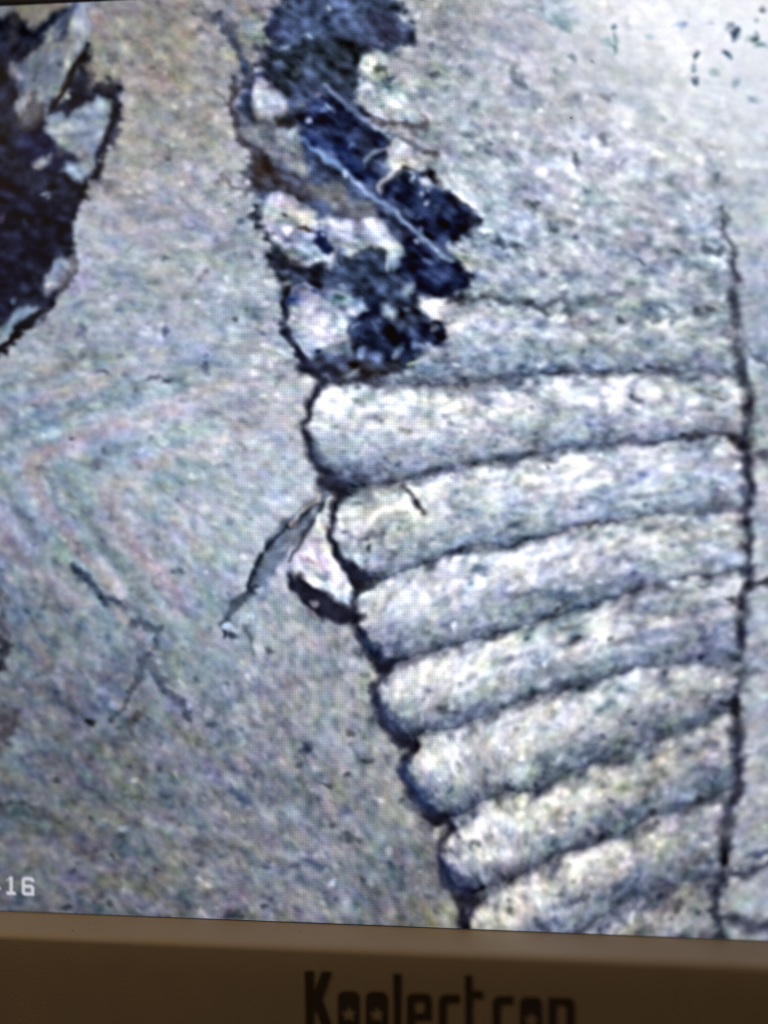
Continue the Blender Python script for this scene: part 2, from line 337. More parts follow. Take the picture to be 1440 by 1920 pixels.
# navy stains and the lobes at the upper left end of the ribbed side
def zn(*p): return [(412 + x * .3807, y * .3807) for x, y in p]
stain = poly(zn((215, 110), (250, 70), (330, 0), (400, -120), (870, -120), (860, 60), (965, 140), (950, 240), (880, 265), (720, 262), (690, 330), (690, 500), (740, 560), (830, 640), (850, 690), (830, 760), (850, 835), (940, 815),
                (1010, 850), (1060, 905), (1160, 935), (1220, 1020), (1290, 1080), (1220, 1130), (1215, 1185), (1205, 1270), (1235, 1400), (1200, 1445), (1000, 1465), (965, 1500), (1130, 1600), (1095, 1680), (960, 1760),
                (880, 1860), (600, 1885), (480, 1885), (400, 1795), (325, 1640), (312, 1520), (334, 1420), (262, 1290), (212, 1160), (190, 1050), (180, 965), (84, 962), (150, 900), (146, 760), (84, 620), (52, 520), (82, 420),
                (150, 340), (230, 300), (240, 200)), (48, 59, 88), .96, 11, .8)
poly(zn((250, 60), (330, -40), (870, -60), (860, 60), (950, 140), (940, 230), (860, 230), (700, 180), (600, 120), (440, 170), (300, 230), (260, 180)), (62, 77, 110), .85, 10, .9)
poly(zn((740, 60), (860, 80), (950, 150), (930, 225), (800, 215), (720, 150)), (48, 52, 80), .85, 10, .6); poly(zn((225, 110), (300, 80), (340, 160), (300, 220), (240, 190)), (46, 50, 80), .85, 9, .6)
poly(zn((260, 270), (480, 180), (680, 230), (690, 480), (600, 450), (430, 420), (330, 480), (270, 400)), (42, 54, 72), .9, 12, .8)
poly(zn((420, 480), (540, 450), (660, 560), (820, 660), (830, 780), (760, 830), (780, 930), (680, 890), (560, 800), (420, 680)), (19, 30, 64), .96, 9, .7)
poly(zn((420, 640), (520, 670), (640, 740), (760, 860), (790, 960), (700, 900), (560, 790), (430, 760)), (25, 46, 98), .7, 10, .8)
poly(zn((640, 640), (740, 640), (760, 740), (680, 760)), (30, 34, 50), .7, 12, .5)
poly(zn((860, 850), (960, 830), (1060, 920), (1160, 940), (1280, 1080), (1180, 1160), (1205, 1240), (1000, 1140), (860, 1030), (790, 960)), (19, 30, 64), .96, 9, .7)
poly(zn((1050, 900), (1160, 940), (1280, 1075), (1230, 1110), (1130, 1000)), (26, 28, 44), .8, 9, .5); poly(zn((860, 840), (990, 850), (1040, 920), (960, 930), (880, 900)), (36, 46, 58), .8, 9, .6)
poly(zn((940, 1180), (1060, 1250), (1150, 1310), (1225, 1400), (1180, 1440), (1000, 1450), (900, 1370), (880, 1270)), (18, 28, 60), .96, 9, .6)
poly(zn((540, 1300), (620, 1260), (720, 1240), (820, 1300), (880, 1360), (860, 1440), (760, 1480), (640, 1420), (560, 1360)), (42, 56, 82), .92, 10, 1)
poly(zn((700, 1460), (790, 1470), (860, 1600), (1000, 1610), (1090, 1640), (950, 1740), (840, 1790), (700, 1700), (640, 1660), (650, 1590)), (28, 40, 72), .94, 9, .9)
poly(zn((420, 1780), (560, 1770), (700, 1790), (880, 1790), (860, 1870), (600, 1885), (490, 1870)), (54, 56, 66), .85, 9, .9)
poly(zn((84, 958), (150, 895), (160, 790), (230, 790), (300, 840), (420, 870), (500, 920), (600, 930), (590, 990), (470, 985), (360, 950), (260, 900), (180, 960)), (64, 60, 66), .8, 9, .9)
# the stains carry fine scratches running down to the right
CA0, SA0, CA, SA = CA, SA, np.full_like(CA, math.cos(math.radians(38))), np.full_like(SA, math.sin(math.radians(38)))
scr = norm(streak(blur(wn(), .8), 4, 11)); scr2 = norm(blur(wn(), 2.2))
CA, SA = CA0, SA0
nm = blur(stain * 1.0, 1.2); tone = 7 * scr + 9 * scr2 + 7 * n_mid + 6 * n_big
IMG += nm[..., None] * np.stack([tone * .8, tone * .95, tone * 1.35], -1)
IMG += (nm * np.clip(n_spot - 1.6, 0, 1.2) * 28)[..., None]
stroke(zn((290, 245), (370, 212), (440, 172), (520, 130), (620, 75), (710, 20)), [6, 9, 10, 9, 10, 9], (96, 124, 166), .6, 7)
blob(580, 68, 7, 6, 0, (170, 190, 206), .8); blob(619, 15, 6, 9, 0, (184, 192, 206), .9); blob(532, 92, 9, 5, -20, (130, 156, 190), .8); blob(575, 110, 6, 5, 0, (90, 110, 140), .6)
stroke(zn((520, 428), (590, 488), (680, 558), (760, 612), (860, 682), (930, 724)), [5, 7, 8, 9, 8, 6], (168, 184, 214), 1.0, 4, .6, None)
stroke(zn((500, 470), (600, 540), (700, 610), (800, 672)), [3, 4, 4, 3], (18, 24, 48), .7, 4, .3, None); stroke(zn((540, 416), (640, 490), (700, 540), (800, 600)), [3, 4, 5, 4], (24, 30, 46), .8, 4, .3, None)
stroke(zn((410, 690), (480, 752), (560, 800), (620, 856)), [6, 10, 10, 9], (108, 142, 200), 1.0, 5, .6, None)
stroke(zn((620, 856), (700, 928), (800, 1004), (900, 1084), (960, 1148), (1050, 1222), (1145, 1295)), [6, 7, 8, 9, 9, 9, 6], (136, 160, 200), 1.0, 5, .6, None)
stroke(zn((720, 980), (820, 1060), (920, 1150), (1000, 1210)), [4, 6, 6, 4], (20, 26, 44), .7, 4, .3, None); stroke(zn((900, 1080), (980, 1160), (1080, 1240)), [2, 3, 3], (190, 200, 216), .6, 3, .3, None)
for (x, y, rx, ry, c) in [(440, 592, 7, 8, (206, 212, 238)), (610, 852, 8, 9, (222, 232, 240)), (520, 520, 6, 5, (120, 150, 190)), (990, 960, 8, 10, (178, 182, 222)), (1020, 1022, 6, 7, (196, 196, 232)), (980, 1184, 6, 6, (170, 174, 210)),
                          (1030, 940, 6, 9, (110, 124, 170)), (440, 830, 4, 8, (150, 160, 200)), (480, 470, 9, 5, (110, 106, 140)), (400, 520, 8, 6, (110, 116, 120)), (930, 880, 6, 11, (176, 194, 210)), (1000, 1130, 5, 7, (110, 130, 170))]:
    blob(412 + x * .3807, y * .3807, rx, ry, 10, c, .92, .3)
# pale lobes
poly(zn((150, 375), (200, 385), (250, 420), (300, 470), (350, 495), (358, 550), (312, 590), (262, 612), (220, 592), (180, 525), (148, 450)), (206, 206, 208), .98, 5, 1.1)
blob(505, 200, 14, 26, -25, (226, 224, 226), .6)
poly(zn((105, 560), (180, 600), (250, 620), (330, 640), (390, 620), (402, 700), (412, 800), (450, 860), (400, 880), (320, 832), (240, 780), (150, 690), (98, 620)), (132, 136, 150), .92, 8, 1)
stroke(zn((180, 660), (220, 720), (260, 760)), [7, 8, 6], (176, 180, 194), .75, 6); blob(549, 252, 11, 14, 0, (184, 192, 206), .85); blob(540, 300, 14, 10, 25, (148, 146, 156), .6); stroke(zn((270, 610), (330, 630), (360, 600)), [9, 12, 10], (42, 36, 34), .9, 6)
poly(zn((440, 905), (590, 905), (640, 980), (740, 1000), (765, 1060), (700, 1092), (560, 1055), (480, 1000)), (112, 118, 126), .85, 8, 1)
poly(zn((236, 935), (300, 930), (370, 980), (440, 1010), (490, 1060), (560, 1080), (650, 1090), (760, 1075), (820, 1130), (880, 1200), (892, 1260), (850, 1305), (820, 1240), (760, 1205), (700, 1232), (640, 1262), (590, 1222),
         (560, 1275), (540, 1335), (480, 1315), (420, 1312), (340, 1300), (290, 1240), (240, 1170), (212, 1100), (218, 1000)), (190, 195, 206), .98, 5, 1.2)
stroke(zn((520, 1090), (600, 1130), (700, 1140), (780, 1130), (850, 1200), (865, 1260)), [22, 28, 26, 24, 18, 12], (226, 228, 232), .85, 8, .9)
stroke(zn((330, 1010), (400, 1050), (470, 1085)), [14, 14, 10], (216, 208, 190), .7, 8); blob(530, 400, 22, 14, 20, (200, 206, 212), .6); stroke(zn((430, 1170), (440, 1220), (470, 1290)), [18, 20, 18], (212, 218, 228), .85, 7)
stroke(zn((400, 1105), (430, 1110), (450, 1150)), [9, 14, 8], (56, 38, 24), .95, 4); poly(zn((456, 1150), (490, 1130), (530, 1160), (545, 1210), (535, 1275), (490, 1255), (470, 1200)), (32, 48, 92), .97, 5, .6); blob(607, 444, 8, 7, 0, (208, 218, 240), .95)
poly(zn((230, 1150), (290, 1160), (320, 1240), (380, 1300), (300, 1285), (240, 1200)), (92, 102, 120), .75, 8, 1); blob(534, 402, 6, 5, 0, (60, 48, 50), .8)
stroke(zn((640, 1260), (700, 1235), (760, 1208), (810, 1240)), [6, 7, 8, 8], (50, 58, 66), .8, 5)
poly(zn((348, 1400), (420, 1395), (470, 1420), (520, 1410), (590, 1440), (680, 1460), (735, 1520), (690, 1562), (640, 1592), (640, 1660), (632, 1745), (570, 1752), (510, 1742), (450, 1765), (408, 1740), (368, 1660), (338, 1600), (344, 1500)), (180, 192, 212), .98, 5, 1.1)
blob(575, 578, 16, 18, 0, (208, 214, 232), .7); blob(600, 640, 24, 16, 0, (200, 208, 230), .6); blob(570, 548, 8, 6, 0, (96, 90, 104), .5); blob(590, 605, 8, 5, 20, (140, 134, 150), .6)
for (x, y, rx, ry, a, c) in [(690, 1745, 11, 10, 0, (180, 200, 236)), (640, 1845, 18, 6, -25, (176, 184, 186)), (835, 1540, 13, 20, -38, (206, 214, 234)), (930, 1410, 11, 17, 15, (152, 166, 190)), (1030, 1500, 16, 9, 15, (214, 210, 206)), (1090, 1550, 15, 9, 45, (212, 206, 196)),
                             (1060, 1620, 13, 8, 0, (140, 148, 170)), (680, 1600, 9, 7, 0, (130, 146, 186)), (920, 1520, 9, 9, 0, (120, 136, 160)), (830, 1290, 5, 12, 0, (196, 206, 216)), (960, 1690, 10, 8, 0, (140, 156, 190)), (880, 1730, 9, 16, 15, (128, 146, 172)),
                             (760, 1620, 14, 4, 38, (92, 112, 150)), (600, 1420, 16, 5, 30, (130, 150, 186)), (960, 1780, 16, 7, -30, (200, 204, 186)), (560, 1300, 14, 5, 40, (110, 130, 166))]:
    blob(412 + x * .3807, y * .3807, rx, ry, a, c, .92, .8)
poly(zn((690, 340), (720, 282), (790, 268), (850, 330), (880, 420), (940, 480), (1002, 540), (990, 590), (930, 622), (870, 600), (760, 572), (690, 522)), (194, 198, 202), .95, 6, 1.1)
blob(735, 195, 40, 13, 20, (218, 214, 214), .75); stroke(zn((740, 325), (790, 330), (850, 380)), [7, 9, 10], (84, 94, 92), .8, 6); blob(736, 146, 10, 7, 10, (62, 78, 110), .8); blob(708, 142, 11, 9, 0, (212, 212, 190), .6)
stroke(zn((760, 585), (870, 618), (960, 640), (1010, 600), (1000, 570)), [8, 11, 15, 15, 9], (66, 60, 62), .8, 7)
stroke(zn((830, 640), (900, 690), (970, 730), (1060, 760)), [9, 12, 12, 10], (70, 78, 88), .7, 8)
poly(zn((830, 700), (880, 688), (940, 720), (1005, 795), (960, 812), (880, 822), (845, 832), (825, 900), (802, 955), (784, 940), (800, 870), (820, 780)), (216, 216, 214), .97, 5, .9)
stroke(zn((725, 790), (770, 750), (812, 740)), [8, 11, 8], (164, 178, 190), .85, 5); stroke(zn((735, 815), (790, 780), (815, 770)), [5, 7, 5], (26, 30, 42), .85, 5); stroke(zn((860, 835), (900, 828), (945, 830)), [8, 10, 8], (44, 40, 36), .9, 5)
stroke(zn((1060, 880), (1130, 930), (1220, 1000), (1300, 1060)), [8, 8, 8, 6], (212, 210, 210), .65, 6, .9)
stroke(zn((1140, 1200), (1180, 1240), (1240, 1300)), [10, 14, 12], (206, 212, 226), .8, 7, 1)
# seam along the lobes
stroke(zn((196, 1040), (204, 1120), (236, 1200), (290, 1270), (350, 1320), (440, 1350), (540, 1345)), [9, 10, 12, 15, 20, 20, 14], (26, 32, 48), .95, 5, .3)
stroke(zn((322, 1400), (316, 1500), (326, 1600), (352, 1680), (400, 1760), (470, 1830), (560, 1840)), [11, 12, 14, 15, 15, 20, 18], (28, 32, 52), .95, 5, .3)
stroke(zn((60, 430), (70, 520), (84, 620), (120, 700), (170, 770), (210, 860)), [12, 14, 14, 16, 20, 22], (66, 60, 66), .85, 8, .6)
stroke(zn((-10, 90), (50, 160), (100, 230), (140, 320), (110, 420)), [16, 18, 18, 16, 12], (54, 62, 84), .85, 9, .6); stroke(zn((30, 20), (100, 80), (170, 160), (210, 240)), [12, 16, 16, 10], (156, 166, 186), .7, 9, .9)
blob(462, 122, 10, 14, 0, (54, 76, 122), .7); stroke(zn((-100, 40), (-60, 90), (-10, 130)), [10, 12, 8], (78, 84, 100), .6, 9)
stroke([(840, 560), (880, 562), (930, 560), (980, 566)], [14, 12, 10, 10], (66, 70, 84), .75, 9)
stroke([(990, 560), (1000, 576), (1030, 566), (1050, 556), (1056, 580), (1080, 590)], [8, 12, 10, 8, 10, 8], (62, 66, 80), .7, 9)
stroke([(888, 410), (892, 440), (930, 456), (980, 462)], [10, 9, 8, 6], (60, 72, 92), .75, 8)
blob(880, 250, 20, 9, 25, (110, 122, 140), .6); blob(820, 140, 9, 9, 0, (72, 84, 96), .8); blob(806, 290, 14, 8, 10, (70, 66, 68), .7)
# dark pits over the upper right field
for (x, y, r) in [(975, 155, 12), (1035, 430, 11), (965, 455, 14), (1005, 380, 12), (1160, 600, 9), (1225, 610, 9), (1085, 305, 8), (1145, 185, 9), (1245, 218, 8), (1205, 492, 8), (1300, 590, 13),
                  (1330, 585, 12), (1270, 470, 10), (1320, 465, 14), (1030, 880, 8), (1130, 268, 10), (1255, 610, 8), (1060, 700, 9), (1195, 702, 8), (1195, 745, 9), (1350, 470, 9)]:
    blob(x, y, r * 1.25, r * .85, 25, (70, 80, 98), .7)
for (x, y, r) in [(1090, 372, 18), (1190, 215, 24), (1180, 230, 16), (845, 110, 9), (1250, 215, 16), (1200, 440, 22), (1230, 455, 18), (1080, 280, 18), (1385, 325, 14), (1420, 315, 12), (1010, 90, 24)]:
    blob(x, y, r, r * .75, 15, (222, 222, 226), .6)
stroke([(965, 130), (975, 155), (992, 178)], [10, 16, 10], (78, 96, 116), .7, 10)

# seams between the ribs
def seam(k, wd, col, op, soft=11): stroke(SEAM[k], [v * 1.0 for v in wd], tuple(v + 18 for v in col), op * .86, soft + 5, .6, None)
seam(1, [10, 17, 17, 18, 15, 13, 11, 7, 5, 5, 8, 10], (44, 46, 64), .88)
seam(2, [20, 20, 13, 12, 10, 10, 11, 9, 8, 9, 10, 11, 11, 12], (38, 40, 58), .92)
seam(3, [15, 15, 11, 10, 11, 11, 7, 6, 6, 4, 3, 4], (44, 50, 66), .85)
seam(4, [18, 20, 15, 11, 10, 10, 11, 10, 13, 10, 9, 9, 10], (38, 44, 60), .9)
seam(5, [18, 20, 16, 12, 11, 12, 13, 13, 10, 12, 13, 11], (40, 46, 62), .88)
seam(6, [18, 20, 18, 16, 11, 10, 11, 9, 9, 10, 12, 12, 10], (40, 46, 62), .88)
seam(7, [18, 20, 18, 12, 10, 11, 12, 11, 11, 12, 12, 18, 20], (36, 40, 54), .9)
seam(8, [16, 14, 13, 14, 15, 12, 12, 12], (30, 34, 50), .9)
blob(1075, 1278, 44, 14, -12, (70, 80, 100), .75); blob(1050, 1250, 36, 20, -10, (120, 130, 152), .6); blob(890, 1330, 46, 16, -15, (84, 92, 120), .6)
blob(900, 1070, 30, 14, -25, (104, 116, 142), .6); blob(860, 1035, 20, 9, -30, (58, 64, 84), .7); blob(690, 885, 60, 18, -4, (96, 100, 130), .55); blob(840, 885, 50, 9, -12, (90, 96, 124), .6)
stroke([(756, 910), (770, 930), (786, 952), (796, 966)], [8, 10, 10, 5], (46, 44, 52), .85, 7, .2, None)
stroke([(650, 1000), (672, 1018), (690, 1002), (712, 1010), (730, 1040)], [12, 14, 12, 12, 10], (84, 90, 116), .6, 10)
blob(678, 1052, 13, 8, 10, (200, 214, 226), .9); blob(706, 1044, 8, 12, 0, (170, 190, 210), .7); blob(694, 1030, 7, 10, 0, (50, 60, 76), .7); blob(640, 1055, 16, 16, 0, (44, 50, 80), .5)
blob(1060, 1065, 30, 16, -10, (230, 228, 232), .6); blob(1010, 1080, 50, 16, -30, (220, 224, 238), .5); blob(830, 1330, 12, 18, 0, (70, 74, 86), .65)
stroke([(1280, 815), (1330, 815), (1365, 812), (1388, 830)], [6, 9, 10, 14], (44, 42, 46), .85, 7, .2, None)
stroke([(1290, 728), (1330, 730), (1350, 742)], [4, 6, 4], (150, 126, 80), .6, 5)
stroke([(1320, 742), (1340, 748), (1360, 752)], [3, 5, 3], (70, 66, 60), .7, 5)
# yellow-white sparkle along the lower ribs
for (x, y, rx, ry, a) in [(1110, 1478, 20, 14, -10), (1045, 1330, 24, 14, -10), (975, 1360, 14, 14, 0), (1085, 1480, 26, 10, -5), (980, 1545, 13, 22, 10), (1130, 1610, 24, 14, 0), (1170, 1625, 18, 12, 0),
                          (920, 1590, 30, 30, 20), (960, 1600, 18, 26, 10), (1020, 1680, 22, 26, 20), (800, 1430, 16, 34, 0), (825, 1420, 18, 22, 0), (770, 1300, 30, 20, -30), (1000, 905, 60, 12, -10), (1160, 770, 30, 14, 0),
                          (1220, 735, 24, 18, 0), (1310, 760, 40, 10, 0), (700, 780, 50, 22, 0), (780, 800, 40, 16, 0), (1050, 740, 20, 12, 0), (860, 760, 40, 14, 0), (1280, 735, 26, 10, 0), (920, 1280, 40, 14, -20), (860, 1280, 30, 18, -30)]:
    blob(x, y, rx * 1.1, ry * 1.1, a, (226, 222, 212), .55, .8)
for (x, y, rx, ry, a) in [(1190, 1525, 24, 13, -20), (1130, 1540, 24, 16, -20), (1110, 1405, 26, 12, -20), (1020, 1430, 20, 24, 0), (1080, 1690, 26, 10, -40), (1165, 1665, 18, 10, -20), (800, 1490, 30, 16, 30), (880, 1650, 40, 16, 0),
                          (740, 1215, 40, 14, 10), (1060, 1690, 24, 30, 20), (1030, 1735, 36, 18, 0), (1330, 1400, 26, 14, -20)]:
    blob(x, y, rx, ry, a, (74, 86, 118), .55, .6)
for (x, y) in [(1180, 1333), (1080, 1200), (1150, 1200), (1060, 1135), (1150, 1250), (1250, 1320), (1320, 1100), (1320, 1315), (1010, 1460), (1270, 1700), (1260, 1720), (1150, 1500), (1235, 1540)]:
    blob(x, y, 10, 7, -20, (80, 84, 96), .6)

# upright seam on the right and the pieces beyond it
stroke(RIGHT[3:], [v * k for v, k in zip([6, 11, 16, 19, 22, 22, 20, 18, 20, 21, 19, 16, 18, 22, 24, 21, 18, 22, 17, 19, 23, 22, 20, 20, 20, 20], [1, .8, 1.2, .7, 1, 1.1, 1.3, .9, .7, 1, 1.1, .7, .6, 1.1, .8, 1.2, 1.1, .9, 1.4, .7, .9, 1.2, .8, 1.2, .7, 1.1])], (40, 43, 60), .88, 12, .4)
stroke([(1322, 290), (1340, 320), (1352, 380)], [10, 18, 12], (72, 88, 116), .6, 14)
blob(1346, 332, 8, 14, 15, (64, 78, 100), .7); blob(1350, 388, 8, 12, 10, (50, 58, 78), .8)
blob(1408, 764, 14, 13, 0, (34, 34, 44), .8); blob(1395, 835, 14, 16, 0, (32, 30, 40), .8); blob(1382, 1330, 16, 22, 0, (26, 28, 36), .8); blob(1366, 1318, 24, 8, -10, (40, 42, 54), .7)
blob(1394, 1190, 14, 30, 0, (28, 30, 52), .7); blob(1392, 1120, 16, 20, 0, (44, 42, 60), .7); blob(1372, 1120, 14, 6, 0, (56, 54, 66), .7); blob(1358, 1600, 10, 22, 0, (22, 24, 36), .8)
blob(1375, 1470, 24, 22, 0, (64, 64, 76), .6); blob(1340, 1500, 30, 12, -10, (70, 74, 88), .7)
stroke([(1396, 650), (1412, 664), (1426, 676), (1446, 692), (1520, 730)], [6, 9, 8, 8, 10], (58, 60, 76), .85, 7)
blob(1416, 690, 18, 10, 35, (222, 224, 240), .8); blob(1430, 850, 20, 12, 0, (60, 64, 84), .7); blob(1428, 885, 18, 16, 0, (216, 222, 236), .6); blob(1428, 1000, 16, 22, 0, (206, 206, 226), .6)
stroke([(1402, 1098), (1420, 1098), (1450, 1094), (1540, 1080)], [10, 12, 13, 13], (40, 42, 50), .85, 8)
blob(1426, 1150, 16, 26, 0, (206, 208, 222), .6); stroke([(1398, 1250), (1416, 1262), (1450, 1262)], [14, 10, 10], (60, 66, 88), .7, 10)
blob(1428, 1302, 16, 8, 0, (206, 214, 220), .6); blob(1425, 1600, 30, 10, -15, (56, 66, 100), .7)
stroke([(1370, 1640), (1392, 1634), (1420, 1625), (1450, 1624), (1540, 1620)], [6, 12, 12, 14, 14], (40, 46, 62), .85, 9)
blob(1396, 1690, 22, 26, 0, (176, 186, 186), .6); blob(1415, 1530, 24, 22, 0, (160, 158, 184), .4)
stroke([(1352, 1716), (1380, 1724), (1410, 1738), (1450, 1738), (1540, 1740)], [18, 24, 28, 26, 26], (54, 58, 74), .8, 14)

# long dark seam down the rib ends
stroke(LEFT[12:], [16, 11, 9, 11, 18, 16, 12, 13, 16, 16, 12, 13, 16, 18, 12, 15, 18, 16, 12, 14, 18, 16, 13, 15, 20, 18, 16], (38, 40, 56), .9, 8, .3, None)
for (x, y, rx, ry, a) in [(596, 708, 20, 12, 10), (620, 914, 24, 15, 15), (656, 1086, 20, 11, 10), (716, 1250, 22, 15, 15), (760, 1392, 22, 14, 15), (818, 1538, 24, 14, 15), (876, 1686, 24, 15, 10)]:
    blob(x, y, rx, ry, a, (28, 30, 42), .95, .2, False)
stroke([(576, 800), (588, 850), (612, 888), (660, 900)], [10, 16, 20, 18], (58, 62, 86), .6, 12)
stroke([(672, 1175), (694, 1215), (730, 1238)], [12, 20, 16], (44, 58, 90), .7, 12); stroke([(706, 1300), (722, 1340), (760, 1372)], [12, 22, 16], (50, 56, 86), .7, 12)
stroke([(760, 1440), (780, 1490), (816, 1520)], [14, 22, 18], (44, 60, 100), .7, 12); stroke([(828, 1610), (846, 1650), (876, 1668)], [12, 20, 18], (44, 52, 90), .7, 12)
stroke([(866, 1690), (868, 1720), (868, 1760)], [18, 16, 16], (34, 34, 46), .85, 9)
stroke([(800, 1550), (812, 1580), (814, 1620)], [16, 18, 10], (96, 96, 118), .6, 10)
# raised strand and the chipped wedge beside it
stroke([(604, 926), (588, 952), (566, 980), (540, 996), (520, 1024), (500, 1056), (482, 1092)], [18, 30, 38, 44, 44, 38, 26], (92, 104, 124), .9, 7, .9, None)
stroke([(590, 940), (564, 974), (534, 992), (514, 1012), (492, 1044), (474, 1084), (468, 1104)], [5, 8, 9, 8, 8, 9, 8], (36, 42, 58), .9, 5, .3, None)
stroke([(604, 944), (588, 974), (572, 1000), (556, 1028), (540, 1050)], [7, 8, 9, 9, 7], (58, 64, 78), .85, 5, .4, None)
stroke([(570, 984), (546, 1008), (524, 1036)], [4, 7, 5], (140, 152, 170), .7, 5, .6); stroke([(512, 1056), (498, 1090), (496, 1120)], [8, 10, 8], (110, 130, 160), .7, 7, .8)
stroke([(594, 924), (570, 952), (546, 982)], [6, 8, 6], (222, 206, 192), .75, 5)
poly([(560, 1040), (580, 1006), (598, 976), (612, 998), (620, 1030), (646, 1066), (662, 1104), (652, 1134), (628, 1130), (598, 1108), (568, 1092), (552, 1072)], (222, 222, 226), 1.1, 5, 1, False)
blob(578, 1050, 24, 14, 20, (226, 208, 204), .9); blob(628, 1082, 15, 28, -35, (222, 212, 206), .75); blob(604, 1076, 13, 9, 20, (96, 114, 134), .6); blob(640, 1114, 9, 9, 0, (214, 204, 220), .7)
poly([(538, 1078), (552, 1074), (582, 1094), (610, 1112), (640, 1134), (672, 1146), (682, 1158), (640, 1164), (610, 1162), (582, 1148), (558, 1126), (541, 1102)], (32, 34, 52), .96, 6, .8, False)
blob(587, 1133, 8, 7, 0, (150, 140, 160), .8); blob(586, 1154, 20, 8, 30, (180, 172, 184), .6)
stroke([(664, 1110), (690, 1098), (712, 1082)], [14, 13, 10], (48, 52, 60), .8, 6, .3, None); stroke([(640, 1058), (658, 1076), (690, 1082)], [9, 12, 10], (36, 40, 60), .85, 6, .3, None)
stroke([(482, 1100), (462, 1118), (440, 1138), (424, 1156), (417, 1172), (420, 1190)], [12, 17, 17, 13, 9, 8], (44, 52, 70), .92, 5, .3, None)
blob(430, 1174, 9, 10, 0, (206, 216, 232), .95); blob(458, 1158, 12, 8, -30, (196, 208, 224), .9); blob(444, 1190, 7, 9, 0, (56, 62, 86), .8)
stroke([(464, 1176), (468, 1200), (472, 1220)], [9, 10, 6], (60, 70, 90), .6, 7); blob(460, 1240, 14, 16, 0, (220, 208, 184), .6); blob(465, 1275, 9, 9, 0, (220, 214, 200), .6); blob(476, 1130, 8, 14, 20, (190, 198, 210), .6)
blob(332, 1076, 11, 11, 45, (84, 96, 120), .65); blob(326, 972, 16, 9, 35, (230, 210, 196), .6)
# worn cracks over the lower left
stroke([(140, 1060), (165, 1085), (185, 1106), (205, 1124), (236, 1140)], [10, 14, 13, 14, 12], (58, 70, 96), .85, 8)
blob(192, 1114, 7, 6, 0, (40, 46, 52), .8); blob(226, 1130, 12, 8, 0, (62, 76, 90), .8)
stroke([(250, 1170), (275, 1176), (298, 1184), (290, 1210), (275, 1232)], [12, 15, 15, 13, 14], (56, 66, 90), .85, 8); blob(282, 1194, 12, 7, -20, (170, 182, 206), .7)
stroke([(278, 1232), (262, 1262), (248, 1296), (236, 1320), (216, 1346)], [16, 15, 14, 13, 11], (50, 58, 74), .95, 6); blob(174, 1350, 13, 9, 20, (36, 38, 42), .85); blob(212, 1322, 10, 8, -30, (170, 186, 210), .6)
stroke([(284, 1248), (304, 1276), (322, 1304), (344, 1324), (350, 1346)], [12, 12, 12, 13, 10], (60, 70, 94), .85, 7); blob(350, 1320, 9, 6, 0, (190, 196, 214), .6)
blob(262, 1340, 16, 7, -30, (80, 78, 76), .6); blob(250, 1360, 12, 10, 0, (84, 80, 80), .5); blob(425, 1284, 12, 9, 0, (78, 92, 108), .6); blob(400, 1360, 10, 8, 0, (80, 94, 124), .6)
stroke([(-6, 1110), (8, 1150), (8, 1200), (2, 1250)], [12, 18, 20, 14], (36, 40, 52), .9, 9); poly([(-20, 1330), (36, 1336), (34, 1372), (20, 1400), (-20, 1420)], (62, 58, 64), .7, 16)
stroke([(0, 1520), (24, 1508), (50, 1500)], [12, 11, 8], (56, 60, 62), .75, 10); blob(212, 1606, 9, 7, 0, (52, 60, 66), .75); blob(202, 1690, 8, 7, 0, (54, 60, 62), .7); blob(125, 1702, 12, 8, -30, (46, 54, 70), .7)
blob(438, 1716, 18, 9, 0, (42, 52, 62), .8); blob(456, 1706, 14, 9, -35, (80, 92, 100), .7); stroke([(378, 1712), (400, 1722), (430, 1726)], [6, 8, 7], (206, 210, 206), .6, 7)
stroke([(436, 1478), (450, 1494), (462, 1506)], [9, 12, 9], (52, 74, 110), .7, 9); blob(610, 1472, 12, 8, 0, (64, 70, 76), .7); blob(655, 1448, 10, 6, 0, (50, 56, 62), .8); blob(658, 1572, 20, 8, 15, (58, 68, 78), .75)
stroke([(540, 1624), (566, 1620), (586, 1616), (606, 1636)], [9, 11, 10, 10], (66, 82, 112), .65, 10); blob(624, 1656, 9, 9, 30, (206, 214, 224), .8); blob(492, 1696, 8, 9, 0, (52, 58, 60), .7); blob(508, 1220, 8, 8, 0, (60, 68, 80), .7)
blob(600, 1600, 10, 8, 30, (206, 210, 200), .6); blob(604, 1696, 10, 8, 30, (200, 206, 210), .55); blob(230, 1558, 10, 8, 0, (178, 192, 204), .6); blob(656, 1376, 12, 7, 0, (74, 74, 76), .6); blob(575, 1405, 9, 16, 10, (66, 74, 104), .6)
blob(560, 1432, 10, 12, 0, (48, 58, 74), .6); blob(692, 1424, 10, 6, 0, (52, 60, 68), .6); blob(620, 1548, 12, 6, 10, (92, 88, 104), .6)
stroke([(390, 1420), (412, 1444), (440, 1476)], [10, 12, 9], (82, 92, 124), .5, 11)
